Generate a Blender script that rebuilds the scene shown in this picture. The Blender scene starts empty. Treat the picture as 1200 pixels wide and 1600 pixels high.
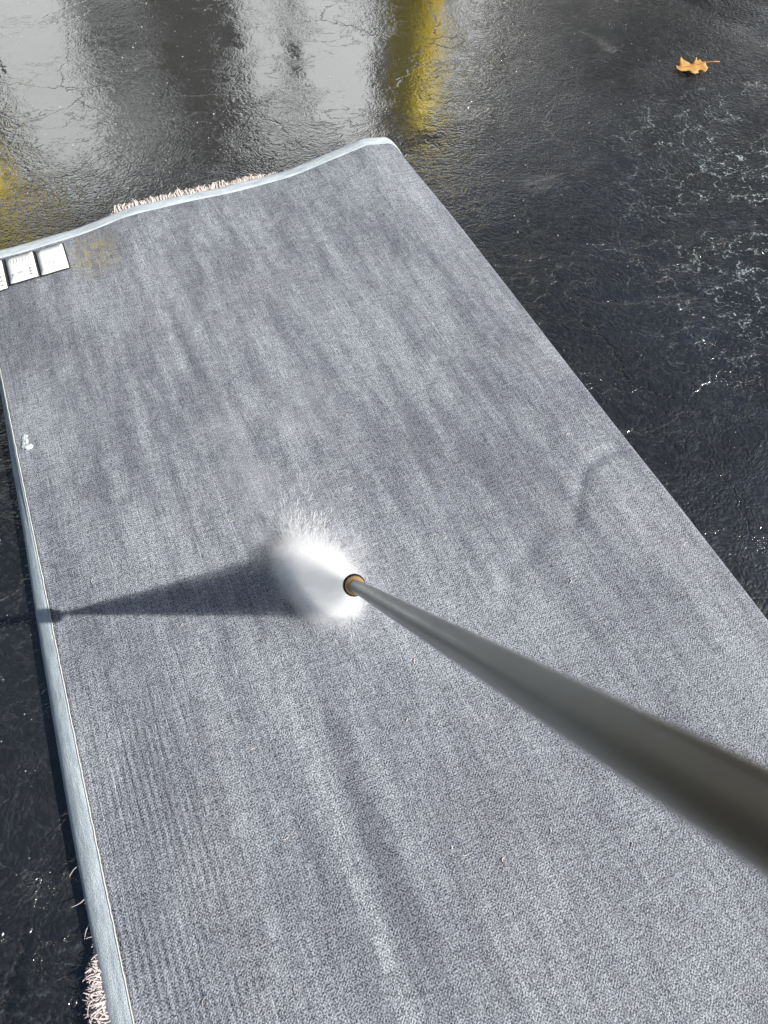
import bpy, bmesh, math, random
from mathutils import Vector, Matrix, noise

SC = bpy.context.scene
COL = SC.collection
R = math.radians
random.seed(11)

# ------------------------------------------------------------------ camera
cam_d = bpy.data.cameras.new('camera')
cam = bpy.data.objects.new('camera', cam_d)
COL.objects.link(cam)
cam.location = (0, 0, 1.6)
cam.rotation_euler = (R(90 - 56), 0, 0)
cam_d.sensor_fit = 'HORIZONTAL'
cam_d.sensor_width = 36
cam_d.lens = 36
cam_d.clip_start = 0.01
cam_d.clip_end = 3000
cam_d.dof.use_dof = True
cam_d.dof.focus_distance = 1.85
cam_d.dof.aperture_fstop = 11.0
SC.camera = cam

# ------------------------------------------------------------------ sky and sun
SUN = Vector((0.795, -0.220, 0.565)).normalized()
world = bpy.data.worlds.new('World')
SC.world = world
world.use_nodes = True
wn = world.node_tree
bg = wn.nodes['Background']
sky = wn.nodes.new('ShaderNodeTexSky')
sky.sky_type = 'NISHITA'
sky.sun_disc = False
sky.sun_elevation = math.asin(SUN.z)
sky.sun_rotation = math.atan2(SUN.x, SUN.y)
sky.dust_density = 1.2
sky.ozone_density = 1.0
wn.links.new(sky.outputs[0], bg.inputs[0])
bg.inputs[1].default_value = 0.05
sd = bpy.data.lights.new('sun', 'SUN')
sd.energy = 5.0
sd.angle = R(0.55)
sd.color = (1.0, 0.97, 0.925)
sun = bpy.data.objects.new('sun', sd)
COL.objects.link(sun)
sun.location = SUN * 30
sun.rotation_euler = (-SUN).to_track_quat('-Z', 'Y').to_euler()

vs = SC.view_settings
vs.view_transform = 'Standard'
vs.look = 'None'
vs.exposure = 0.63
vs.gamma = 1.0
SC.cycles.volume_bounces = 20
SC.cycles.max_bounces = 24
SC.cycles.diffuse_bounces = 3
SC.cycles.glossy_bounces = 4
SC.cycles.volume_step_rate = 1.0
SC.cycles.use_denoising = True


# ------------------------------------------------------------------ helpers
def link(o, parent=None):
    COL.objects.link(o)
    if parent is not None:
        o.parent = parent
    return o


def tag(o, label=None, cat=None, group=None, kind=None):
    if label: o['label'] = label
    if cat: o['category'] = cat
    if group: o['group'] = group
    if kind: o['kind'] = kind
    return o


def empty(name, loc=(0, 0, 0)):
    o = bpy.data.objects.new(name, None)
    o.location = loc
    o.empty_display_size = 0.1
    return link(o)


def mesh_obj(name, verts, faces, mat, parent=None, smooth=False, uvs=None):
    me = bpy.data.meshes.new(name)
    me.from_pydata([tuple(v) for v in verts], [], faces)
    if uvs is not None:
        lay = me.uv_layers.new(name='UVMap')
        for lp in me.loops:
            lay.data[lp.index].uv = uvs[lp.vertex_index]
    if smooth:
        me.polygons.foreach_set('use_smooth', [True] * len(me.polygons))
    if mat: me.materials.append(mat)
    me.update()
    return link(bpy.data.objects.new(name, me), parent)


def bm_obj(name, bm, mat, parent=None, smooth=False, bevel=0):
    if bevel:
        bmesh.ops.bevel(bm, geom=list(bm.edges), offset=bevel, segments=2, affect='EDGES', profile=0.7)
    me = bpy.data.meshes.new(name)
    bm.to_mesh(me)
    bm.free()
    if smooth:
        me.polygons.foreach_set('use_smooth', [True] * len(me.polygons))
    if mat: me.materials.append(mat)
    return link(bpy.data.objects.new(name, me), parent)


def add_box(bm, c, s, rot=None):
    m = Matrix.Translation(c) @ (rot.to_4x4() if rot else Matrix.Identity(4)) @ Matrix.Diagonal((*s, 1))
    return bmesh.ops.create_cube(bm, size=1, matrix=m)


def lathe(name, prof, mat, parent=None, seg=40, mtx=None, smooth=True):
    """prof: list of (radius, z)"""
    vs_, fs = [], []
    n = len(prof)
    for r, z in prof:
        for k in range(seg):
            a = 2 * math.pi * k / seg
            v = Vector((r * math.cos(a), r * math.sin(a), z))
            vs_.append(mtx @ v if mtx else v)
    for i in range(n - 1):
        for k in range(seg):
            k2 = (k + 1) % seg
            fs.append((i * seg + k, i * seg + k2, (i + 1) * seg + k2, (i + 1) * seg + k))
    fs.append(tuple(reversed(range(seg))))
    fs.append(tuple((n - 1) * seg + k for k in range(seg)))
    return mesh_obj(name, vs_, fs, mat, parent, smooth)


def sstep(a, b, x):
    t = max(0.0, min(1.0, (x - a) / (b - a)))
    return t * t * (3 - 2 * t)


class NT:
    """small node-tree writer"""
    def __init__(self, name):
        self.mat = bpy.data.materials.new(name)
        self.mat.use_nodes = True
        self.t = self.mat.node_tree
        self.t.nodes.clear()
        self.out = self.t.nodes.new('ShaderNodeOutputMaterial')

    def put(self, sock, val):
        if val is None: return
        if hasattr(val, 'is_linked') or isinstance(val, bpy.types.NodeSocket):
            self.t.links.new(val, sock)
        elif isinstance(val, (int, float)):
            try: sock.default_value = val
            except TypeError: sock.default_value = (val, val, val)
        else:
            if sock.type == 'RGBA' and len(val) == 3: val = (*val, 1)
            sock.default_value = val

    def node(self, typ, **kw):
        n = self.t.nodes.new(typ)
        for k, v in kw.items(): setattr(n, k, v)
        return n

    def m(self, op, a, b=None, c=None, clamp=False):
        n = self.node('ShaderNodeMath', operation=op, use_clamp=clamp)
        self.put(n.inputs[0], a)
        self.put(n.inputs[1], b)
        self.put(n.inputs[2], c)
        return n.outputs[0]

    def vm(self, op, a, b=None):
        n = self.node('ShaderNodeVectorMath', operation=op)
        self.put(n.inputs[0], a)
        self.put(n.inputs[1], b)
        return n.outputs[0]

    def coord(self, kind='Object'):
        return self.node('ShaderNodeTexCoord').outputs[kind]

    def mapping(self, v, scale=(1, 1, 1), loc=(0, 0, 0), rot=(0, 0, 0)):
        n = self.node('ShaderNodeMapping')
        self.put(n.inputs[0], v)
        n.inputs['Location'].default_value = loc
        n.inputs['Rotation'].default_value = rot
        n.inputs['Scale'].default_value = scale
        return n.outputs[0]

    def noise(self, v, scale=5, detail=3, rough=0.5, dist=0.0, color=False):
        n = self.node('ShaderNodeTexNoise')
        self.put(n.inputs['Vector'], v)
        n.inputs['Scale'].default_value = scale
        n.inputs['Detail'].default_value = detail
        n.inputs['Roughness'].default_value = rough
        n.inputs['Distortion'].default_value = dist
        return n.outputs['Color' if color else 'Fac']

    def voro(self, v, scale=5, feature='F1', out='Distance', rand=1.0):
        n = self.node('ShaderNodeTexVoronoi', feature=feature)
        self.put(n.inputs['Vector'], v)
        n.inputs['Scale'].default_value = scale
        n.inputs['Randomness'].default_value = rand
        return n.outputs[out]

    def mr(self, v, a, b, c=0.0, d=1.0, smooth=True):
        n = self.node('ShaderNodeMapRange', interpolation_type='SMOOTHSTEP' if smooth else 'LINEAR')
        self.put(n.inputs[0], v)
        for i, x in enumerate((a, b, c, d)): self.put(n.inputs[1 + i], x)
        return n.outputs[0]

    def mix(self, f, a, b, blend='MIX'):
        n = self.node('ShaderNodeMix', data_type='RGBA', blend_type=blend)
        self.put(n.inputs[0], f)
        self.put(n.inputs[6], a)
        self.put(n.inputs[7], b)
        return n.outputs[2]

    def bump(self, h, strength=1.0, dist=0.01, normal=None):
        n = self.node('ShaderNodeBump')
        n.inputs['Strength'].default_value = strength
        n.inputs['Distance'].default_value = dist
        self.put(n.inputs['Height'], h)
        self.put(n.inputs['Normal'], normal)
        return n.outputs[0]

    def sep(self, v):
        n = self.node('ShaderNodeSeparateXYZ')
        self.put(n.inputs[0], v)
        return n.outputs

    def comb(self, x, y, z=0.0):
        n = self.node('ShaderNodeCombineXYZ')
        self.put(n.inputs[0], x); self.put(n.inputs[1], y); self.put(n.inputs[2], z)
        return n.outputs[0]

    def principled(self, **kw):
        n = self.node('ShaderNodeBsdfPrincipled')
        for k, v in kw.items():
            self.put(n.inputs[k.replace('_', ' ')], v)
        self.t.links.new(n.outputs[0], self.out.inputs['Surface'])
        return n


def simple(name, col, rough=0.5, var=0.15, nscale=30, bump=0.0, **kw):
    t = NT(name)
    c = t.coord()
    f = t.noise(c, nscale, 4, 0.6)
    lo = tuple(x * (1 - var) for x in col)
    hi = tuple(min(1, x * (1 + var)) for x in col)
    nrm = t.bump(f, 0.5, bump) if bump else None
    t.principled(Base_Color=t.mix(f, lo, hi), Roughness=rough, Normal=nrm, **kw)
    return t.mat


# ------------------------------------------------------------------ materials
def asphalt_material():
    t = NT('wet_asphalt')
    c = t.coord()
    warp = t.vm('MULTIPLY', t.vm('SUBTRACT', t.noise(c, 3.0, 4, 0.6, color=True), (0.5, 0.5, 0.5)), (0.22, 0.22, 0.0))
    cw = t.vm('ADD', c, warp)
    warp2 = t.vm('MULTIPLY', t.vm('SUBTRACT', t.noise(c, 22.0, 3, 0.6, color=True), (0.5, 0.5, 0.5)), (0.05, 0.05, 0.0))
    cw2 = t.vm('ADD', cw, warp2)
    X, Y, Z = t.sep(c)
    # cracks: long wandering ones and a fine broken web
    warp3 = t.vm('MULTIPLY', t.vm('SUBTRACT', t.noise(c, 7.0, 4, 0.65, color=True), (0.5, 0.5, 0.5)), (0.16, 0.16, 0.0))
    cw3 = t.vm('ADD', cw, warp3)
    e1 = t.voro(cw3, 1.9, 'DISTANCE_TO_EDGE')
    rg1 = t.m('ABSOLUTE', t.m('SUBTRACT', t.noise(t.mapping(cw, scale=(0.7, 1.3, 1)), 7.0, 5, 0.62), 0.5))
    m1 = t.mr(t.noise(c, 1.9, 3), 0.44, 0.60)
    m2 = t.mr(t.noise(t.mapping(c, loc=(4, 2, 0)), 2.6, 3), 0.48, 0.62)
    crack1 = t.m('MULTIPLY', t.mr(e1, 0.0, 0.010, 1.0, 0.0), m1)
    crack2 = t.m('MULTIPLY', t.mr(rg1, 0.0, 0.012, 1.0, 0.0), m2)
    crack = t.m('MAXIMUM', crack1, t.m('MULTIPLY', crack2, 0.7))
    # grain and undulation of the surface
    und = t.noise(c, 5.0, 3, 0.5)
    mid = t.noise(cw, 38.0, 4, 0.6)
    chip = t.voro(cw, 95.0, 'F1')
    fine = t.noise(c, 210.0, 3, 0.6)
    wetm = t.mr(t.noise(t.mapping(c, scale=(1, 0.8, 1), loc=(2.3, 0.4, 0)), 1.5, 4, 0.6), 0.36, 0.62)
    # pools where water stands: the grain is drowned there
    back = t.mr(Y, 1.9, 2.9)
    leftside = t.mr(X, 1.1, 0.2)
    pool = t.m('MULTIPLY', t.m('MAXIMUM', wetm, 0.78), t.m('MULTIPLY', back, leftside))
    pool = t.m('MAXIMUM', pool, t.m('MULTIPLY', wetm, 0.25))
    grain = t.m('SUBTRACT', 1.0, t.m('MULTIPLY', pool, 0.90))
    h = t.m('MULTIPLY', mid, 0.55)
    h = t.m('ADD', h, t.m('MULTIPLY', t.m('SUBTRACT', 1.0, chip), 0.36))
    h = t.m('ADD', h, t.m('MULTIPLY', fine, 0.16))
    h = t.m('MULTIPLY', h, grain)
    h = t.m('ADD', h, t.m('MULTIPLY', und, 0.6))
    h = t.m('SUBTRACT', h, t.m('MULTIPLY', crack, 0.38))
    nb = t.bump(h, 1.0, 0.0055)
    # colour
    base = t.mix(t.noise(c, 60, 4, 0.7), (0.0025, 0.0027, 0.0032), (0.0085, 0.0088, 0.0092))
    base = t.mix(t.m('MULTIPLY', t.mr(t.noise(c, 1.1, 4, 0.6), 0.4, 0.7), 0.5), base, (0.015, 0.0155, 0.016))
    base = t.mix(t.m('MULTIPLY', crack, 0.8), base, (0.0015, 0.0015, 0.0017))
    stone = t.sep(t.voro(cw, 95.0, 'F1', 'Color'))[0]
    base = t.mix(t.mr(stone, 0.55, 1.0, 0.0, 0.7), base, (0.022, 0.023, 0.0225))
    # pale glints painted into the colour along a web of hairline cracks
    e3 = t.voro(cw3, 7.5, 'DISTANCE_TO_EDGE')
    e4 = t.voro(t.mapping(cw2, loc=(3, 1, 0)), 24.0, 'DISTANCE_TO_EDGE')
    web = t.m('MAXIMUM', t.mr(e3, 0.0, 0.034, 1.0, 0.0), t.m('MULTIPLY', t.mr(e4, 0.0, 0.07, 1.0, 0.0), t.mr(t.noise(c, 16, 3, 0.6), 0.5, 0.64)))
    spk = t.m('MULTIPLY', t.mr(t.noise(t.mapping(c, scale=(0.7, 1.3, 1), rot=(0, 0, 0.5)), 95, 3, 0.7), 0.60, 0.68), t.mr(t.noise(c, 9, 3, 0.6), 0.42, 0.60))
    rgt = t.m('MULTIPLY', t.mr(X, 0.65, 1.35), t.m('MULTIPLY', t.mr(Y, 1.35, 1.9), t.mr(Y, 3.3, 2.7)))
    patch = t.mr(t.noise(t.mapping(c, loc=(1.7, 5.2, 0)), 3.3, 4, 0.62), 0.35, 0.54)
    brk = t.m('MULTIPLY', t.mr(t.noise(c, 130, 3, 0.75), 0.44, 0.58), t.mr(t.noise(c, 24, 3, 0.7), 0.42, 0.56))
    painted_glint = t.m('MULTIPLY', t.m('MAXIMUM', t.m('MULTIPLY', web, brk), t.m('MULTIPLY', spk, 0.85)), t.m('MULTIPLY', patch, t.m('ADD', t.m('MULTIPLY', rgt, 0.95), 0.06)), clamp=True)
    base = t.mix(painted_glint, base, (0.62, 0.71, 0.71))
    # single light grains
    pv = t.voro(c, 60.0, 'F1')
    pr = t.voro(c, 60.0, 'F1', 'Color')
    grit = t.m('MULTIPLY', t.mr(pv, 0.05, 0.13, 1.0, 0.0), t.m('GREATER_THAN', t.sep(pr)[0], 0.965))
    base = t.mix(t.m('MULTIPLY', grit, 0.75), base, (0.5, 0.52, 0.52))
    glint_or_grit = t.m('MAXIMUM', painted_glint, grit)  # thins the film under the painted glints and the light grains
    film = t.mr(t.m('ADD', t.m('MULTIPLY', back, leftside), t.m('MULTIPLY', wetm, 0.25)), 0.0, 0.9, 0.30, 1.0)
    sheen = t.m('MULTIPLY', t.mr(X, 0.45, 0.8), t.mr(t.noise(t.mapping(c, loc=(7, 3, 0)), 2.8, 4, 0.65), 0.48, 0.60))
    film = t.m('ADD', film, t.m('MULTIPLY', sheen, 0.22), clamp=True)
    crough = t.mr(pool, 0.0, 0.7, 0.12, 0.015)
    t.principled(Base_Color=base, Roughness=0.55, Normal=nb, Specular_IOR_Level=0.3,
                 Coat_Weight=t.m('MULTIPLY', film, t.m('SUBTRACT', 1.0, t.m('MULTIPLY', glint_or_grit, 0.8))), Coat_Roughness=crough, Coat_IOR=3.0, Coat_Normal=nb)
    return t.mat


def rug_material():
    t = NT('rug_backing_weave')
    uv = t.coord('UV')
    jig = t.vm('MULTIPLY', t.vm('SUBTRACT', t.noise(uv, 18, 3, 0.6, color=True), (0.5, 0.5, 0.5)), (0.006, 0.006, 0))
    w = t.vm('ADD', uv, jig)
    U, V, _ = t.sep(w)
    u0, v0, _ = t.sep(uv)
    p = 2 * math.pi / 0.0070
    su = t.m('SINE', t.m('MULTIPLY', U, p))
    sv = t.m('SINE', t.m('MULTIPLY', V, p))
    weave = t.m('MULTIPLY', su, sv)                      # plain weave: over / under
    nz = t.noise(uv, 330, 2, 0.6)
    nz2 = t.noise(uv, 120, 3, 0.7)
    k = t.m('ADD', t.m('MULTIPLY', weave, 0.20), 0.5)
    k = t.m('ADD', k, t.m('MULTIPLY', t.m('SUBTRACT', nz, 0.5), 3.2))
    k = t.m('ADD', k, t.m('MULTIPLY', t.m('SUBTRACT', nz2, 0.5), 1.2), clamp=True)
    slub = t.m('ADD', t.noise(t.mapping(uv, scale=(1, 0.06, 1)), 260, 2, 0.6), t.noise(t.mapping(uv, scale=(0.08, 1, 1)), 260, 2, 0.6))
    k = t.m('ADD', k, t.m('MULTIPLY', t.m('SUBTRACT', slub, 1.0), 0.85), clamp=True)
    # washed and unwashed cloth: blotches and wiper-like streaks along the length
    b1 = t.noise(t.mapping(uv, scale=(1.0, 0.45, 1)), 5.5, 4, 0.6)
    b2 = t.noise(t.mapping(uv, scale=(1.0, 0.10, 1), loc=(3, 7, 0)), 22, 3, 0.6)
    b3 = t.noise(t.mapping(uv, loc=(9, 1, 0)), 2.2, 3, 0.5)
    bl = t.m('ADD', t.m('MULTIPLY', b1, 0.55), t.m('ADD', t.m('MULTIPLY', b2, 0.70), t.m('MULTIPLY', b3, 0.45)))
    bl = t.m('ADD', bl, t.m('MULTIPLY', t.m('SUBTRACT', t.noise(uv, 38, 5, 0.7), 0.5), 0.55))
    bl = t.m('ADD', 0.86, t.m('MULTIPLY', t.m('SUBTRACT', bl, 0.86), t.mr(v0, 0.3, 1.5, 0.62, 1.0)))
    bl = t.mr(bl, 0.62, 1.10)

    def streak(uc, wd, va, vb, soft=0.15):
        d = t.m('ABSOLUTE', t.m('SUBTRACT', t.m('ADD', u0, t.m('MULTIPLY', t.m('SUBTRACT', b3, 0.5), 0.06)), uc))
        f = t.mr(d, 0.0, wd, 1.0, 0.0)
        return t.m('MULTIPLY', f, t.m('MULTIPLY', t.mr(v0, va, va + soft), t.mr(v0, vb, vb - soft)))
    st = t.m('MULTIPLY', streak(0.046, 0.030, -0.4, 0.80), 0.75)
    st = t.m('ADD', st, t.m('MULTIPLY', streak(0.09, 0.020, 1.5, 2.32), 0.6))
    st = t.m('ADD', st, t.m('MULTIPLY', streak(0.645, 0.016, 1.75, 2.28), 0.5))
    st = t.m('ADD', st, t.m('MULTIPLY', streak(0.30, 0.020, 1.95, 2.30), 0.4))
    st = t.m('MULTIPLY', st, t.mr(t.noise(uv, 26, 3, 0.6), 0.3, 0.6))
    dk = t.m('MULTIPLY', streak(0.10, 0.05, 0.0, 0.6), 0.35)
    bl = t.m('SUBTRACT', t.m('ADD', bl, st), dk, clamp=True)
    # ribs beside the bound edge
    rib = t.m('SINE', t.m('MULTIPLY', t.m('ADD', u0, t.m('MULTIPLY', t.noise(t.mapping(uv, scale=(1, 0.25, 1)), 14, 2), 0.010)), 2 * math.pi / 0.0145))
    ribm = t.m('MULTIPLY', t.m('MULTIPLY', t.mr(u0, -0.05, -0.30), t.mr(v0, 1.5, 0.3)), t.mr(t.noise(uv, 6, 2), 0.35, 0.6))
    ribm = t.m('MAXIMUM', ribm, t.m('MULTIPLY', t.mr(t.noise(t.mapping(uv, scale=(1, 0.3, 1), loc=(5, 5, 0)), 5, 2), 0.58, 0.72), 0.22))
    ribv = t.m('MULTIPLY', rib, ribm)
    k = t.m('ADD', k, t.m('MULTIPLY', ribv, 0.13), clamp=True)
    dark = t.mix(bl, (0.016, 0.017, 0.030), (0.070, 0.075, 0.098))
    light = t.mix(bl, (0.238, 0.252, 0.297), (0.515, 0.545, 0.585))
    col = t.mix(k, dark, light)
    # warm stain blotches
    pk = t.mr(t.noise(t.mapping(uv, scale=(1, 0.6, 1), loc=(2, 2, 0)), 3.1, 4, 0.6), 0.52, 0.72)
    col = t.mix(t.m('MULTIPLY', pk, 0.35), col, t.mix(1.0, col, (1.06, 0.97, 0.93), 'MULTIPLY'))
    # yellow bollard reflection painted into the cloth colour near the labels
    yrefl = t.m('MULTIPLY', t.mr(t.m('ABSOLUTE', t.m('ADD', u0, 0.04)), 0.02, 0.11, 1.0, 0.0), t.mr(t.m('ABSOLUTE', t.m('SUBTRACT', v0, 2.24)), 0.03, 0.15, 1.0, 0.0))
    yrefl = t.m('MULTIPLY', yrefl, t.mr(t.noise(t.mapping(uv, scale=(1.6, 0.6, 1)), 45, 3, 0.7), 0.44, 0.62))
    col = t.mix(t.m('MULTIPLY', yrefl, 0.6), col, (0.42, 0.34, 0.10))
    # dark flecks
    fl = t.voro(uv, 30.0, 'F1')
    fr = t.sep(t.voro(uv, 30.0, 'F1', 'Color'))[1]
    fleck = t.m('MULTIPLY', t.mr(fl, 0.045, 0.105, 1.0, 0.0), t.m('GREATER_THAN', fr, 0.93))
    col = t.mix(t.m('MULTIPLY', fleck, 0.9), col, (0.012, 0.012, 0.016))
    # pulled threads: a few fine lines
    ln = t.voro(t.mapping(uv, scale=(1, 0.02, 1)), 15.0, 'DISTANCE_TO_EDGE')
    lnm = t.m('MULTIPLY', t.mr(ln, 0.0, 0.03, 1.0, 0.0), t.mr(t.noise(t.mapping(uv, loc=(6, 3, 0)), 2.6, 2), 0.52, 0.62))
    h = t.m('ADD', t.m('MULTIPLY', k, 1.0), t.m('MULTIPLY', ribv, 0.35))
    h = t.m('SUBTRACT', h, t.m('MULTIPLY', lnm, 0.7))
    h = t.m('ADD', h, t.m('MULTIPLY', t.noise(t.mapping(uv, scale=(1, 0.5, 1)), 9, 4, 0.6), 3.0))
    soak = t.m('MULTIPLY', t.mr(v0, 1.6, 2.15), t.mr(t.noise(uv, 4.5, 3, 0.6), 0.40, 0.60))
    nb = t.bump(h, 0.8, 0.0016)
    t.principled(Base_Color=col, Roughness=0.62, Normal=nb, Specular_IOR_Level=0.45,
                 Coat_Weight=t.m('ADD', 0.3, t.m('MULTIPLY', soak, 0.7)), Coat_Roughness=t.mr(soak, 0, 1, 0.38, 0.22), Coat_IOR=1.5, Coat_Normal=nb)
    return t.mat


def tape_material():
    t = NT('binding_tape')
    uv = t.coord('UV')
    n1 = t.noise(t.mapping(uv, scale=(1, 0.22, 1)), 60, 4, 0.65)
    n2 = t.noise(uv, 420, 2, 0.6)
    n3 = t.noise(t.mapping(uv, scale=(1, 0.08, 1)), 45, 3)
    f = t.m('ADD', t.m('MULTIPLY', n1, 0.6), t.m('MULTIPLY', n2, 0.5))
    f = t.mr(f, 0.36, 0.74)
    col = t.mix(f, (0.31, 0.36, 0.39), (0.62, 0.68, 0.71))
    col = t.mix(t.mr(n3, 0.55, 0.70, 0, 0.35), col, (0.22, 0.30, 0.38))
    t.principled(Base_Color=col, Roughness=0.55, Normal=t.bump(f, 0.7, 0.0012), Coat_Weight=0.25, Coat_Roughness=0.3, Coat_IOR=1.33)
    return t.mat


M = {}
M['asphalt'] = asphalt_material()
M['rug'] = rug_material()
M['tape'] = tape_material()
M['seam'] = simple('pale_seam_thread', (0.50, 0.51, 0.47), 0.6, 0.25, 300)
M['pile'] = simple('cream_pile', (0.74, 0.65, 0.59), 0.8, 0.3, 120)
M['pile_pink'] = simple('wet_pinkish_pile', (0.62, 0.55, 0.53), 0.7, 0.35, 120)
M['label'] = simple('white_label_cloth', (0.80, 0.82, 0.80), 0.55, 0.03, 200)
M['label_edge'] = simple('black_label_backing', (0.020, 0.020, 0.018), 0.7, 0.3, 200)
M['print'] = simple('faded_grey_print', (0.66, 0.67, 0.68), 0.6, 0.1, 200)
M['print_dark'] = simple('dark_grey_print', (0.34, 0.35, 0.36), 0.6, 0.1, 200)
M['brass'] = simple('worn_brass', (0.85, 0.42, 0.16), 0.34, 0.5, 220, Metallic=0.55)
M['nozzle_black'] = simple('black_nozzle', (0.015, 0.014, 0.013), 0.35, 0.3, 100)
M['yellow'] = simple('yellow_bollard_paint', (0.90, 0.68, 0.012), 0.42, 0.06, 8)
M['foam'] = simple('white_foam', (0.52, 0.57, 0.54), 0.5, 0.08, 180)
M['door'] = simple('white_painted_door', (0.80, 0.84, 0.86), 0.5, 0.04, 5)
M['door_grey'] = simple('grey_glazed_panel', (0.30, 0.32, 0.33), 0.4, 0.1, 5)
M['charcoal'] = simple('charcoal_wall', (0.022, 0.022, 0.021), 0.7, 0.4, 7)
M['trim'] = simple('dark_trim', (0.02, 0.02, 0.022), 0.5, 0.2, 10)
M['concrete'] = simple('concrete', (0.25, 0.245, 0.235), 0.85, 0.2, 25, 0.003)
M['shadow_box'] = simple('green_box_paint', (0.035, 0.06, 0.045), 0.5, 0.1, 6)
M['grip'] = simple('black_grip_rubber', (0.02, 0.02, 0.02), 0.6, 0.2, 60)


def lance_material():
    t = NT('lance_paint')
    c = t.coord()
    n = t.noise(t.mapping(c, scale=(1, 1, 0.2)), 40, 4, 0.65)
    z = t.sep(c)[2]
    col = t.mix(n, (0.17, 0.185, 0.145), (0.32, 0.335, 0.27))
    wear = t.mr(t.noise(c, 24, 4, 0.6), 0.58, 0.70, 0, 0.55)
    col = t.mix(wear, col, (0.26, 0.24, 0.17))
    old = t.mr(z, 0.25, 1.0, 0.0, 0.8)
    col = t.mix(old, col, (0.15, 0.14, 0.082))
    col = t.mix(t.mr(z, 0.95, 1.06, 0.0, 0.6), col, (0.14, 0.085, 0.04))
    t.principled(Base_Color=col, Roughness=t.mr(n, 0.3, 0.7, 0.34, 0.52), Coat_Weight=0.7, Coat_Roughness=0.28, Normal=t.bump(n, 0.5, 0.0012))
    return t.mat


def leaf_material():
    t = NT('dry_oak_leaf')
    c = t.coord()
    n = t.noise(c, 60, 4, 0.6)
    v = t.voro(c, 130, 'DISTANCE_TO_EDGE')
    col = t.mix(n, (0.50, 0.25, 0.065), (0.68, 0.40, 0.13))
    col = t.mix(t.mr(v, 0.0, 0.08, 0.35, 0.0), col, (0.40, 0.20, 0.05))
    b = t.principled(Base_Color=col, Roughness=0.5, Normal=t.bump(v, 0.4, 0.001))
    return t.mat


# ------------------------------------------------------------------ ground
def make_ground():
    bm = bmesh.new()
    S = 900
    vs_ = [bm.verts.new((x, y, 0)) for x, y in ((-S, -S), (S, -S), (S, S), (-S, S))]
    bm.faces.new(vs_)
    o = bm_obj('asphalt_ground', bm, M['asphalt'])
    tag(o, 'wet black cracked asphalt lot under the rug', 'ground', kind='structure')


make_ground()

# ------------------------------------------------------------------ storefront whose reflection lies in the wet asphalt
E_ = Vector((0.874, 0.485, 0)).normalized()      # along the wall
N_ = Vector((0.485, -0.874, 0)).normalized()     # out of the wall
W0 = Vector((0.0, 6.80, 0))
WROT = Matrix((E_, -N_, Vector((0, 0, 1)))).transposed()


def make_building():
    root = empty('store_building', W0)
    root.rotation_euler = WROT.to_euler()
    tag(root, 'low charcoal building with white doors beyond the yellow bollards', 'building')
    # local x along the wall, local -y towards the camera
    bm = bmesh.new(); add_box(bm, (1.0, 3.0, 1.42), (18, 6.0, 2.84))
    bm_obj('wall', bm, M['charcoal'], root)
    bm = bmesh.new(); add_box(bm, (1.0, 2.9, 2.94), (18.4, 6.5, 0.18))
    bm_obj('roof', bm, M['trim'], root, bevel=0.02)
    bm = bmesh.new(); add_box(bm, (1.0, -0.012, 0.12), (18, 0.05, 0.24))
    bm_obj('plinth', bm, M['concrete'], root)
    # doors: (local x0, x1)
    for x0, x1 in ((-6.6, -5.5), (-4.75, -3.75), (-3.05, -2.40), (-2.34, -1.93), (-1.24, -0.90), (-0.78, -0.14), (0.54, 0.76), (0.76, 1.00), (1.66, 1.80), (4.3, 5.4)):
        xc, wd = (x0 + x1) / 2, x1 - x0
        bm = bmesh.new(); add_box(bm, (xc, -0.02, 1.16), (wd, 0.06, 2.30))
        d = bm_obj('door' if wd > 0.3 else 'door_frame', bm, M['door_grey'] if x0 in (-2.34, 0.54) else M['door'], root, bevel=0.006)
        if wd > 0.9:
            for zc, zh in ((0.55, 0.72), (1.62, 0.98)):
                bm = bmesh.new(); add_box(bm, (xc, -0.058, zc), (wd * 0.74, 0.014, zh))
                bm_obj('panel', bm, M['door'], d, bevel=0.004)
            bm = bmesh.new(); add_box(bm, (x1 - 0.09, -0.082, 1.05), (0.03, 0.06, 0.16))
            bm_obj('handle', bm, M['trim'], d, bevel=0.008)
        if x0 == -2.34:
            bm = bmesh.new(); add_box(bm, (-2.14, -0.085, 1.0), (0.34, 0.06, 0.40))
            bm_obj('notice_board', bm, M['trim'], d, bevel=0.008)


make_building()


def make_bollard(loc, label):
    root = empty('bollard', loc)
    tag(root, label, 'bollard', 'yellow bollards in front of the building')
    r = 0.15
    prof = [(r, 0.0), (r, 0.86)] + [(r * math.cos(a), 0.86 + 0.075 * math.sin(a)) for a in [R(12 * k) for k in range(1, 8)]]
    lathe('post', prof, M['yellow'], root)
    lathe('base_collar', [(r + 0.035, 0.0), (r + 0.035, 0.02), (r + 0.012, 0.045)], M['concrete'], root)


make_bollard((0.17, 4.60, 0), 'yellow domed bollard facing the corner of the rug')
make_bollard((-2.00, 3.38, 0), 'yellow domed bollard beyond the labelled end of the rug')


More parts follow.
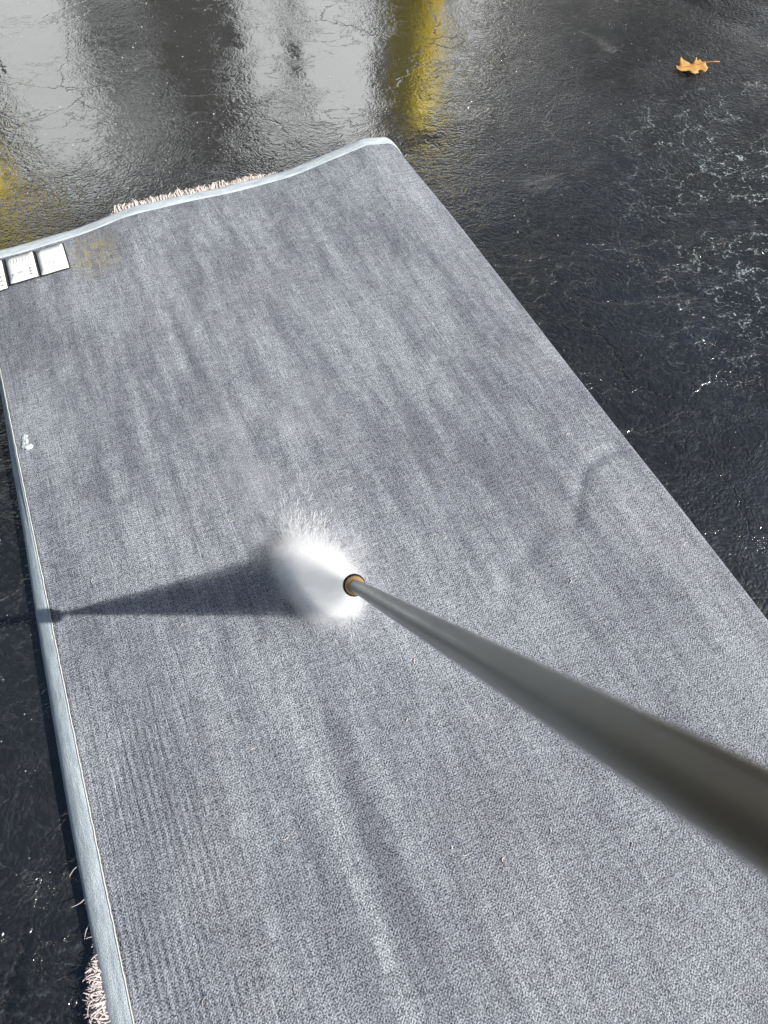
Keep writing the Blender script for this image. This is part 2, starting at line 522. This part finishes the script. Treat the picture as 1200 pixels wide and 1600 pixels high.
def make_shadow_box():  # added box, out of view, that throws the shadow on the far right corner
    f = Vector((-0.62, 0.78, 0)).normalized()
    root = empty('added_shadow_box', Vector((3.35, 3.09, 0)) + f * 0.75 + Vector((0.78, 0.62, 0)) * 0.45)
    root.rotation_euler = (0, 0, math.atan2(f.y, f.x))
    tag(root, 'dark green box on a concrete pad, added out of view to shade the asphalt', 'shadow_box')
    bm = bmesh.new(); add_box(bm, (0, 0, 0.06), (1.8, 1.2, 0.12)); bm_obj('pad', bm, M['concrete'], root, bevel=0.01)
    bm = bmesh.new(); add_box(bm, (0, 0, 0.64), (1.5, 0.9, 1.04)); bm_obj('body', bm, M['shadow_box'], root, bevel=0.03)
    bm = bmesh.new(); add_box(bm, (0, 0, 1.18), (1.54, 0.94, 0.05)); bm_obj('lid', bm, M['shadow_box'], root, bevel=0.02)
    for s in (-1, 1):
        bm = bmesh.new(); add_box(bm, (s * 0.36, 0.46, 0.64), (0.68, 0.03, 0.92))
        d = bm_obj('door', bm, M['shadow_box'], root, bevel=0.01)
        bm = bmesh.new(); add_box(bm, (s * 0.08, 0.49, 0.66), (0.03, 0.04, 0.14)); bm_obj('handle', bm, M['trim'], d, bevel=0.008)


make_shadow_box()

# ------------------------------------------------------------------ the rug (turned over, folded along its right side)
RA = R(23.2)
RN = Vector((math.cos(RA), math.sin(RA), 0))     # across: from the bound edge to the fold
RD = Vector((-math.sin(RA), math.cos(RA), 0))    # along: away from the camera
UL, UR0, VN, VF = -0.39, 1.097, -0.75, 2.395
CREASE = [(1.05, 0.915), (0.985, 0.905), (0.92, 0.875), (0.86, 0.80), (0.825, 0.755)]
CREASE2 = [(0.74, 0.77), (0.67, 0.72), (0.60, 0.69), (0.56, 0.62)]


def seg_d(p, pl):
    best = 9
    for (ax, ay), (bx, by) in zip(pl, pl[1:]):
        dx, dy = bx - ax, by - ay
        tt = max(0, min(1, ((p[0] - ax) * dx + (p[1] - ay) * dy) / (dx * dx + dy * dy)))
        best = min(best, math.hypot(p[0] - ax - tt * dx, p[1] - ay - tt * dy))
    return best


def ztop(u, v):
    z = 0.048
    e = VF - v
    near = math.exp(-(e / 0.30) ** 2)
    z += near * (-0.016 * (1 - sstep(-0.10, 0.08, u)) + 0.010 * sstep(0.0, 0.15, u) + 0.048 * sstep(0.62, 1.0, u))
    z += near * 0.004 * math.sin(u * 9.0 + 0.5)
    z += 0.0055 * noise.noise(Vector((u * 2.2, v * 1.6, 0.3))) + 0.0022 * noise.noise(Vector((u * 7, v * 4, 3.3)))
    z -= 0.010 * sstep(0.93, 1.09, u)
    z -= 0.018 * (1 - sstep(-0.39, -0.12, u)) * (1 - 0.6 * near)
    z += 0.004 * math.exp(-((u - 0.93 - 0.02 * math.sin(v * 3)) / 0.03) ** 2) * sstep(0.1, 0.6, v)
    z -= 0.008 * (1 - sstep(-0.39, -0.31, u)) * sstep(1.4, 2.2, v)
    if 0.45 < u < 1.15 and 0.5 < v < 1.05:
        d = seg_d((u, v), CREASE)
        z -= 0.0065 * math.exp(-(d / 0.018) ** 2)
        d = seg_d((u, v), CREASE2)
        z -= 0.0050 * math.exp(-(d / 0.030) ** 2)
    return z


def vend(u):
    return VF - 0.045 * sstep(1.00, 1.09, u) ** 2


def section(v, off=0.0, n_top=186, n_fold=18):
    """upper sheet and fold at one v: list of (u, z, arc)"""
    UR = UR0 - 0.036 * math.exp(-((VF - v) / 0.30) ** 2)
    zr = ztop(UR - 0.03, v)
    r = (zr - 0.006) / 2
    out = []
    for i in range(n_top + 1):
        u = UL + (UR - r - UL) * i / n_top
        out.append((u, ztop(u, v) + off, u))
    z_end = ztop(UR - r, v)
    rc = (z_end - 0.006) / 2
    for k in range(1, n_fold + 1):
        a = math.pi * k / n_fold
        out.append((UR - r + (r + off) * math.sin(a), z_end - rc + (rc + off) * math.cos(a), UR - r + r * a))
    return out


def rug_world(u, v, z):
    p = RN * u + RD * v
    return Vector((p.x, p.y, z))


def grid_mesh(name, rows, uvrows, mat, parent, flip=False):
    nv, nu = len(rows), len(rows[0])
    verts = [p for r_ in rows for p in r_]
    uvs = [q for r_ in uvrows for q in r_]
    faces = []
    for j in range(nv - 1):
        for i in range(nu - 1):
            f = (j * nu + i, j * nu + i + 1, (j + 1) * nu + i + 1, (j + 1) * nu + i)
            faces.append(tuple(reversed(f)) if flip else f)
    return mesh_obj(name, verts, faces, mat, parent, True, uvs)


def make_rug():
    root = empty('area_rug', rug_world(0.35, 0.9, 0))
    bpy.context.view_layer.update()
    off = root.location.copy()
    tag(root, 'grey woven rug lying upside down on the wet asphalt with a pale bound edge', 'rug')
    # sheet
    NV = 394
    rows, uvr = [], []
    for j in range(NV + 1):
        v = VN + (VF - VN) * j / NV
        sec = section(v)
        # lower layer, running back under the upper one
        zl = sec[-1][1]
        ul = sec[-1][0]
        low = [(ul - (ul - UL - 0.02) * q / 12, 0.006 + (zl - 0.006) * (1 - q / 12), sec[-1][2] + (ul - UL) * q / 12) for q in range(1, 13)]
        row, uvrow = [], []
        for u, z, s in sec + low:
            vv = VN + (v - VN) * (vend(s if s < 1.12 else 1.12) - VN) / (VF - VN)
            row.append(rug_world(u, vv, z) - off)
            uvrow.append((s, vv))
        rows.append(row); uvr.append(uvrow)
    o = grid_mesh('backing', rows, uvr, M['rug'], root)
    sol = o.modifiers.new('thickness', 'SOLIDIFY')
    sol.thickness = 0.006
    sol.offset = -1

    # binding tape along the left side, rolling down off the edge
    rows, uvr = [], []
    for j in range(300):
        v = VN + (VF - 0.004 - VN) * j / 299
        zt = ztop(UL, v)
        far = sstep(0.45, 1.9, v)
        wob = 0.0035 * noise.noise(Vector((v * 3.0, 7, 0)))
        wd = 0.042 - 0.029 * far + wob
        zb = 0.010 + 0.004 * noise.noise(Vector((v * 2, 3, 1))) + 0.005 * (1 - far)
        row, uvrow = [], []
        prof = [(0.004, zt + 0.0035), (-0.002, zt + 0.0042), (-0.010 * (1 - far), zt + 0.002)]
        for q in range(1, 8):
            f = q / 7
            prof.append((-0.010 * (1 - far) - (wd - 0.010 * (1 - far)) * math.sin(f * 1.45) / math.sin(1.45) , zt + 0.002 - (zt + 0.002 - zb) * (f ** (1.5 - 0.6 * far))))
        prof.append((prof[-1][0] + 0.012, zb - 0.008))
        for i, (du, z) in enumerate(prof):
            row.append(rug_world(UL + du, v, z) - off)
            uvrow.append((i * 0.006, v))
        rows.append(row); uvr.append(uvrow)
    grid_mesh('edge_binding', rows, uvr, M['tape'], root, flip=True)
    # tape across the far end, following the fold at the corner
    SECF = 200
    rows, uvr = [], []
    prof = [(-0.040, 0.0012), (-0.0385, 0.0030), (-0.028, 0.0036), (-0.016, 0.0036), (-0.006, 0.0034), (0.003, 0.001), (0.006, -0.006), (0.004, -0.014)]
    secs = [section(VF, o_, 150, 16) for _, o_ in prof]
    for (dv, o_), in [(p,) for p in prof]:
        sec = section(VF + min(dv, 0), o_, 150, 16)
        row, uvrow = [], []
        for u, z, s in sec[:-5]:
            wv = 0.004 * noise.noise(Vector((s * 5, 1.7, 0)))
            sag = 0.0
            row.append(rug_world(u, vend(min(s, 1.12)) + dv + (wv if dv < -0.03 else 0), z + sag) - off)
            uvrow.append((dv, s))
        rows.append(row); uvr.append(uvrow)
    grid_mesh('edge_binding', rows, uvr, M['tape'], root)
    # pale stitched ridge on the inner side of the left tape
    rows, uvr = [], []
    for j in range(500):
        v = VN + (VF - 0.03 - VN) * j / 499
        zt = ztop(UL, v) + 0.004
        uo = UL + 0.003 + 0.0012 * noise.noise(Vector((v * 40, 0, 5)))
        rr = 0.0015 + 0.0007 * noise.noise(Vector((v * 90, 2, 5)))
        rows.append([rug_world(uo + rr * math.cos(a), v, zt + rr * math.sin(a)) - off for a in [R(60 * k) for k in range(7)]])
        uvr.append([(k * 0.002, v) for k in range(7)])
    grid_mesh('seam_stitching', rows, uvr, M['seam'], root, flip=True)

    # labels near the far left corner
    def patch(name, u0, u1, v0, v1, o1, mat, parent, n=6):
        rows, uvr = [], []
        for j in range(n + 1):
            v = v0 + (v1 - v0) * j / n
            rows.append([rug_world(u0 + (u1 - u0) * i / n, v, ztop(u0 + (u1 - u0) * i / n, v) + o1) - off for i in range(n + 1)])
            uvr.append([(u0 + (u1 - u0) * i / n, v) for i in range(n + 1)])
        ob = grid_mesh(name, rows, uvr, mat, parent)
        s = ob.modifiers.new('thickness', 'SOLIDIFY'); s.thickness = 0.0005; s.offset = -1
        return ob
    rr = random.Random(5)
    for q, (u0, u1, v0, v1) in enumerate(((-0.384, -0.318, 2.190, 2.340), (-0.306, -0.221, 2.204, 2.341), (-0.211, -0.126, 2.201, 2.337))):
        lb = patch('care_label', u0, u1, v0, v1, 0.0040, M['label'], root)
        lb['label'] = ('white label with curled corner at the rug end', 'white label printed with a barcode', 'blank white label')[q]
        patch('label_border', u0 - 0.005, u1 + 0.005, v0 - 0.006, v1 + 0.004, 0.0026, M['label_edge'], lb)
        if q == 1:
            for k in range(7):
                x = u0 + 0.012 + k * 0.0095
                ln = rr.uniform(0.02, 0.05)
                patch('print_line', x, x + rr.uniform(0.0015, 0.003), v1 - 0.018 - ln, v1 - 0.018, 0.0042, M['print'], lb, 2)
            patch('print_line', u0 + 0.010, u1 - 0.010, v0 + 0.066, v0 + 0.0675, 0.0042, M['print'], lb, 2)
            for k in range(9):
                x = u0 + 0.024 + k * 0.0024
                patch('barcode_bar', x, x + 0.0013, v0 + 0.026, v0 + 0.050, 0.0042, M['print'], lb, 2)
            for k in range(3):
                patch('print_mark', u1 - 0.022, u1 - 0.014, v0 + 0.018 + k * 0.015, v0 + 0.026 + k * 0.015, 0.0042, M['print_dark'], lb, 2)
            patch('print_line', u0 + 0.010, u0 + 0.018, v0 + 0.026, v0 + 0.046, 0.0042, M['print'], lb, 2)
        if q == 0:
            for k in range(3):
                patch('print_mark', u1 - 0.016, u1 - 0.007, v0 + 0.016 + k * 0.022, v0 + 0.022 + k * 0.022, 0.0042, M['print_dark'], lb, 2)
        if q == 2:
            for k in range(3):
                patch('print_line', u0 + 0.02 + 0.012 * k, u0 + 0.0215 + 0.012 * k, v0 + 0.03, v0 + 0.06, 0.0042, M['print'], lb, 2)

    # pile tufts showing past the edges
    def fibres(name, spec, mat, label):
        verts, faces = [], []
        for base, d, L, r0, bend, wig in spec:
            side = d.cross(Vector((0, 0, 1))).normalized()
            upv = side.cross(d).normalized()
            n = 5
            start = len(verts)
            for i in range(n + 1):
                f = i / n
                p = base + d * (L * f) + upv * (bend * L * f * (1 - 0.4 * f)) + side * (wig * L * math.sin(f * 3.0))
                r_ = r0 * (1 - 0.55 * f * f)
                for k in range(3):
                    a = 2 * math.pi * k / 3
                    verts.append(p + side * (r_ * math.cos(a)) + upv * (r_ * math.sin(a)) - off)
            for i in range(n):
                for k in range(3):
                    k2 = (k + 1) % 3
                    faces.append((start + i * 3 + k, start + i * 3 + k2, start + (i + 1) * 3 + k2, start + (i + 1) * 3 + k))
        ob = mesh_obj(name, verts, faces, mat, root, True)
        ob['kind'] = 'stuff'
        ob['label'] = label
    rg = random.Random(3)
    spec = []
    for k in range(4200):
        u = rg.uniform(0.03, 0.74)
        env = sstep(0.02, 0.08, u) * (1 - 0.75 * sstep(0.45, 0.74, u))
        L = (0.021 + 0.018 * rg.random()) * env * (0.8 + 0.5 * noise.noise(Vector((u * 40, 0, 0))))
        if L < 0.004: continue
        b = rug_world(u, vend(u) - 0.004, ztop(u, VF) - 0.004 - 0.012 * rg.random())
        d = (RD + RN * rg.uniform(-0.6, 0.6) + Vector((0, 0, rg.uniform(-0.1, 0.55)))).normalized()
        spec.append((b, d, L, 0.0022, rg.uniform(-0.6, 0.5), rg.uniform(-0.5, 0.5)))
    fibres('pile_fringe', spec, M['pile'], 'cream pile tufts sticking out past the far edge')
    spec = []
    for k in range(5200):
        v = VN + (0.43 - VN) * rg.random()
        env = 1 - 0.85 * sstep(0.24, 0.34, v)
        L = rg.uniform(0.022, 0.048) * env * (0.85 + 0.6 * noise.noise(Vector((v * 30, 4, 0))))
        b = rug_world(UL - 0.020 - 0.018 * rg.random(), v, 0.006 + 0.012 * rg.random())
        d = (-RN + RD * rg.uniform(-0.9, 0.9) + Vector((0, 0, rg.uniform(-0.05, 0.25)))).normalized()
        spec.append((b, d, L, 0.0022, rg.uniform(-0.5, 0.5), rg.uniform(-0.6, 0.6)))
    for k in range(14):
        v = rg.uniform(0.05, 0.50)
        b = rug_world(UL - 0.030, v, 0.012)
        d = (-RN + RD * rg.uniform(-1.2, 0.6) + Vector((0, 0, 0.2))).normalized()
        spec.append((b, d, rg.uniform(0.022, 0.042), 0.0013, rg.uniform(-0.2, 0.4), rg.uniform(-0.5, 0.5)))
    fibres('pile_fringe', spec, M['pile_pink'], 'wet pinkish pile tufts showing below the bound side')
    # lint and thread ends lying on the cloth
    spec = []
    for k in range(60):
        u, v = rg.uniform(-0.3, 1.0), rg.uniform(0.0, 2.2)
        a = rg.uniform(0, 6.28)
        spec.append((rug_world(u, v, ztop(u, v) + 0.0015), Vector((math.cos(a), math.sin(a), 0.02)), rg.uniform(0.005, 0.014), 0.0009, 0.0, rg.uniform(-0.4, 0.4)))
    fibres('lint', spec, M['pile'], 'pale lint and thread ends on the cloth')


make_rug()

# ------------------------------------------------------------------ blob of foam on the rug
def make_foam():
    o0 = rug_world(-0.36, 1.536, ztop(-0.36, 1.536))
    bm = bmesh.new()
    for dx, dy, sx, sy, sz in ((0.004, -0.006, 0.015, 0.010, 0.0028), (-0.006, 0.010, 0.007, 0.014, 0.0018), (-0.013, 0.026, 0.007, 0.012, 0.0012)):
        m = Matrix.Translation((dx, dy, sz * 0.4)) @ Matrix.Diagonal((sx, sy, sz, 1))
        bmesh.ops.create_icosphere(bm, subdivisions=3, radius=1, matrix=m)
    for v in bm.verts:
        v.co += Vector((noise.noise(v.co * 200), noise.noise(v.co * 200 + Vector((5, 5, 5))), 0.12 * noise.noise(v.co * 300))) * 0.0055
    o = bm_obj('foam_blob', bm, M['foam'], None, True)
    o.location = o0
    tag(o, 'small dollop of white foam on the rug beside the bound edge', 'foam')


make_foam()

# ------------------------------------------------------------------ pressure washer wand
NOZ = Vector((-0.046, 0.5765, 0.540))
# camera axes in the world, for the direction of the lance (from nozzle to handle)
LDIR = Vector((0.1235, 0, 0)) + Vector((0, math.cos(R(56)), -math.sin(R(56)))) * -1.033 + Vector((0, -math.sin(R(56)), -math.cos(R(56)))) * -0.051
LLEN = LDIR.length
LDIR.normalize()


def make_wand():
    root = empty('pressure_washer_wand', NOZ)
    root.rotation_euler = LDIR.to_track_quat('Z', 'Y').to_euler()
    tag(root, 'dark metal pressure washer wand with a brass nozzle spraying the rug', 'pressure washer')
    L = LLEN + 0.30
    lathe('lance', [(0.0085, 0.012), (0.0100, 0.018), (0.0100, L - 0.02), (0.0100, L)], lance_material(), root, 48)
    c = lathe('nozzle_collar', [(0.0105, -0.003), (0.0150, -0.001), (0.0154, 0.004), (0.0146, 0.006), (0.0146, 0.008), (0.0152, 0.010), (0.0146, 0.014), (0.0118, 0.019), (0.0102, 0.022)], M['brass'], root, 48)
    lathe('nozzle_tip', [(0.006, -0.028), (0.0110, -0.026), (0.0165, -0.014), (0.0182, -0.008), (0.0178, -0.003), (0.0105, -0.001)], M['nozzle_black'], root, 40)
    lathe('collar_ring', [(0.0149, 0.0058), (0.0153, 0.0062), (0.0153, 0.0078), (0.0149, 0.0082)], M['nozzle_black'], root, 48)
    lathe('grip_sleeve', [(0.0150, L - 0.16), (0.0175, L - 0.15), (0.0175, L - 0.02), (0.0150, L)], M['grip'], root, 32)
    bm = bmesh.new()
    add_box(bm, (0, 0, L + 0.07), (0.036, 0.05, 0.15))
    g = bm_obj('gun_body', bm, M['grip'], root, bevel=0.010)
    bm = bmesh.new()
    add_box(bm, (0, 0.07, L + 0.15), (0.032, 0.13, 0.045), Matrix.Rotation(R(25), 3, 'X'))
    bm_obj('handle', bm, M['grip'], root, bevel=0.010)
    bm = bmesh.new()
    add_box(bm, (0, 0.06, L + 0.09), (0.014, 0.09, 0.012), Matrix.Rotation(R(20), 3, 'X'))
    bm_obj('trigger', bm, M['trim'], root, bevel=0.003)


make_wand()

# ------------------------------------------------------------------ the jet
IA = Vector((-0.2280, 0.9400, 0.050))
IB = Vector((-0.066, 0.7480, 0.050))


def fan_material(A, B, L):
    t = NT('spray_water')
    c = t.coord()
    x, y, z = t.sep(c)
    f = t.m('DIVIDE', z, L)
    fa = t.m('ADD', t.m('MULTIPLY', f, A), 0.003)
    fb = t.m('ADD', t.m('MULTIPLY', f, B), 0.003)
    r2 = t.m('ADD', t.m('POWER', t.m('DIVIDE', x, fa), 2.0), t.m('POWER', t.m('DIVIDE', y, fb), 2.0))
    d = t.mr(r2, 1.0, 0.25)
    n = t.noise(t.mapping(t.vm('DIVIDE', c, t.comb(f, f, 1.0)), scale=(1, 1, 0.15)), 55, 3, 0.6)
    d = t.m('MULTIPLY', d, t.mr(n, 0.25, 0.7, 0.55, 1.3))
    d = t.m('MULTIPLY', d, t.m('DIVIDE', 31.0, t.m('ADD', f, 0.12)))
    v = t.node('ShaderNodeVolumePrincipled')
    v.inputs['Color'].default_value = (0.998, 1.0, 0.999, 1)
    v.inputs['Anisotropy'].default_value = 0.2
    t.put(v.inputs['Density'], d)
    t.t.links.new(v.outputs[0], t.out.inputs['Volume'])
    t.mat.cycles.volume_step_rate = 0.15
    return t.mat


def blob_material(name, rad, dens, nscale, step, lo=0.35, hi=0.65):
    t = NT(name)
    c = t.coord()
    q = t.vm('DIVIDE', c, rad)
    ln = t.node('ShaderNodeVectorMath', operation='LENGTH')
    t.put(ln.inputs[0], q)
    d = t.mr(ln.outputs['Value'], 1.0, 0.15)
    n = t.noise(c, nscale, 4, 0.6)
    d = t.m('MULTIPLY', t.m('MULTIPLY', d, t.mr(n, lo, hi)), dens)
    v = t.node('ShaderNodeVolumePrincipled')
    v.inputs['Color'].default_value = (1.0, 1.0, 1.0, 1)
    v.inputs['Anisotropy'].default_value = -0.1
    t.put(v.inputs['Density'], d)
    t.t.links.new(v.outputs[0], t.out.inputs['Volume'])
    t.mat.cycles.volume_step_rate = step
    return t.mat


def make_spray():
    root = empty('water_spray', (IA + IB) / 2)
    tag(root, 'fan of white high pressure water hitting the rug below the nozzle', 'water spray')
    C = (IA + IB) / 2 - Vector((0, 0, 0.0))
    apex = NOZ - LDIR * 0.022
    ax = C - apex
    L = ax.length
    ax.normalize()
    a = (IB - IA) / 2
    a = a - ax * a.dot(ax)
    A = a.length * 1.0
    a.normalize()
    b = ax.cross(a).normalized()
    B = 0.055
    rot = Matrix((a, b, ax)).transposed().to_4x4()
    verts, faces = [], []
    K, S = 14, 32
    for i in range(K + 1):
        f = i / K * 1.10
        for k in range(S):
            an = 2 * math.pi * k / S
            verts.append(Vector(((A * f + 0.003) * math.cos(an), (B * f + 0.003) * math.sin(an), L * f)))
    for i in range(K):
        for k in range(S):
            k2 = (k + 1) % S
            faces.append((i * S + k, i * S + k2, (i + 1) * S + k2, (i + 1) * S + k))
    faces.append(tuple(reversed(range(S))))
    faces.append(tuple(K * S + k for k in range(S)))
    fan = mesh_obj('fan_jet', verts, faces, fan_material(A, B, L), root)
    fan.matrix_local = Matrix.Translation(apex - root.location) @ rot
    fan['kind'] = 'stuff'
    # boil of mist where the jet strikes
    def blob(name, c, rad, dens, nscale, step, rotz, **kw):
        bm = bmesh.new()
        bmesh.ops.create_icosphere(bm, subdivisions=4, radius=1, matrix=Matrix.Diagonal((*rad, 1)))
        o = bm_obj(name, bm, blob_material(name, rad, dens, nscale, step, **kw), root)
        o.matrix_local = Matrix.Translation(c - root.location) @ Matrix.Rotation(rotz, 4, 'Z')
        o['kind'] = 'stuff'
        return o
    ang = math.atan2((IB - IA).y, (IB - IA).x)
    blob('impact_mist', C + Vector((-0.006, 0.008, 0.022)), (0.165, 0.100, 0.060), 85, 30, 0.15, ang, lo=0.15, hi=0.6)
    blob('mist_halo', C + Vector((0.0, 0.03, 0.03)), (0.27, 0.18, 0.085), 6.5, 14, 0.3, ang)
    blob('drifting_mist', Vector((-0.30, 1.16, 0.10)), (0.34, 0.48, 0.085), 2.2, 6, 0.6, ang * 0.4, lo=0.42, hi=0.68)
    # streaks of water thrown forward and sideways over the cloth
    t = NT('splash_water')
    t.principled(Base_Color=(0.86, 0.88, 0.88), Roughness=0.25, Alpha=0.6)
    rg = random.Random(8)
    verts, faces = [], []
    for k in range(2600):
        f = rg.random()
        p0 = IA.lerp(IB, f * 1.04 - 0.02)
        side = Vector((rg.gauss(-0.10, 0.32), 1.0, 0)).normalized() if rg.random() < 0.86 else Vector((rg.gauss(0.6, 0.5), rg.uniform(-0.7, 0.7), 0)).normalized()
        dist = abs(rg.gauss(0.01, 0.065)) + 0.005
        if f > 0.55: dist *= 0.55
        p = p0 + side * dist + Vector((0, 0, 0.004 + 0.035 * rg.random() * min(1, dist / 0.05)))
        L_ = rg.uniform(0.005, 0.034)
        w = rg.uniform(0.00025, 0.0006)
        d = (side + Vector((0, 0, rg.uniform(-0.1, 0.35)))).normalized()
        s1 = d.cross(Vector((0, 0, 1))).normalized() * w
        s2 = d.cross(s1).normalized() * w
        n = len(verts)
        mid = p + d * L_ * 0.4
        verts += [p, mid + s1, mid + s2, mid - s1, mid - s2, p + d * L_]
        for q in range(4):
            a1, a2 = n + 1 + q, n + 1 + (q + 1) % 4
            faces += [(n, a1, a2), (n + 5, a2, a1)]
    o = mesh_obj('splash_streaks', [v - root.location for v in verts], faces, t.mat, root)
    o['kind'] = 'stuff'
    return root


make_spray()

# ------------------------------------------------------------------ fallen oak leaf
LEAF = [(1.1936, 3.2581), (1.201, 3.2841), (1.207, 3.2732), (1.2158, 3.2902), (1.2208, 3.3191), (1.2298, 3.3407), (1.2351, 3.3252), (1.2478, 3.3129), (1.2657, 3.2963), (1.2765, 3.3061), (1.2933, 3.3395), (1.293, 3.3191), (1.3042, 3.3234), (1.31, 3.3086), (1.3242, 3.3037), (1.322, 3.2902), (1.3232, 3.2563), (1.3117, 3.2371), (1.2996, 3.218), (1.2956, 3.2239), (1.2972, 3.2401), (1.2879, 3.2461), (1.2796, 3.2431), (1.2763, 3.2192), (1.2562, 3.2002), (1.2451, 3.2043), (1.241, 3.2239), (1.2409, 3.2401), (1.222, 3.2371), (1.2081, 3.2359), (1.1981, 3.2461)]


def make_leaf():
    c0 = Vector((1.262, 3.275, 0))
    root = empty('oak_leaf', c0)
    tag(root, 'dry orange lobed oak leaf lying on the wet asphalt', 'leaf')
    mat = leaf_material()
    bm = bmesh.new()
    vs_ = [bm.verts.new((x - c0.x, y - c0.y, 0)) for x, y in LEAF]
    f = bm.faces.new(vs_)
    bmesh.ops.triangulate(bm, faces=[f])
    bmesh.ops.subdivide_edges(bm, edges=list(bm.edges), cuts=2, use_grid_fill=True)
    for v in bm.verts:
        rr_ = math.hypot(v.co.x, v.co.y)
        v.co.z = 0.008 + 1.2 * rr_ * rr_ + 0.004 * noise.noise(v.co * 40) + 0.004 * abs(v.co.y) / 0.06
    bmesh.ops.recalc_face_normals(bm, faces=list(bm.faces))
    o = bm_obj('blade', bm, mat, root, True)
    s = o.modifiers.new('thickness', 'SOLIDIFY'); s.thickness = 0.0009
    # stem and midrib
    verts, faces = [], []
    pts = [(1.205, 3.262), (1.235, 3.272), (1.270, 3.284), (1.305, 3.293), (1.325, 3.297), (1.350, 3.300), (1.379, 3.299)]
    for i, (x, y) in enumerate(pts):
        dx, dy = x - c0.x, y - c0.y
        z = 0.0115 + 1.2 * min(dx * dx + dy * dy, 0.006)
        r_ = 0.0010 + 0.0011 * i / 6
        for k in range(6):
            a = R(60 * k)
            verts.append((dx, dy + r_ * math.cos(a), z + r_ * math.sin(a)))
    for i in range(len(pts) - 1):
        for k in range(6):
            k2 = (k + 1) % 6
            faces.append((i * 6 + k, i * 6 + k2, (i + 1) * 6 + k2, (i + 1) * 6 + k))
    faces.append(tuple(36 + k for k in range(6)))
    mesh_obj('stem', verts, faces, simple('leaf_stem', (0.42, 0.20, 0.07), 0.5, 0.2, 60), root, True)


make_leaf()

# ------------------------------------------------------------------ loose grit on the asphalt
def make_grit():
    rg = random.Random(21)
    verts, faces = [], []
    n = 0
    while n < 620:
        x, y = rg.uniform(-1.9, 1.9), rg.uniform(0.1, 4.0)
        u, v = x * RN.x + y * RN.y, x * RD.x + y * RD.y
        if -0.46 < u < 1.11 and v < 2.45: continue
        if y < 2.4 and rg.random() < 0.6: continue
        n += 1
        r_ = 0.0012 + 0.0022 * rg.random() ** 3
        b = len(verts)
        c = Vector((x, y, r_ * 0.5))
        for dx, dy, dz in ((1, 0, 0), (0, 1, 0), (-1, 0, 0), (0, -1, 0), (0, 0, 1), (0, 0, -1)):
            verts.append(c + Vector((dx, dy, dz)) * r_ * rg.uniform(0.6, 1.2))
        for q in range(4):
            q2 = (q + 1) % 4
            faces += [(b + q, b + q2, b + 4), (b + q2, b + q, b + 5)]
    o = mesh_obj('grit', verts, faces, simple('pale_grit', (0.5, 0.51, 0.5), 0.4, 0.3, 90))
    tag(o, 'tiny pale grains of grit scattered over the wet asphalt', 'grit', kind='stuff')


make_grit()
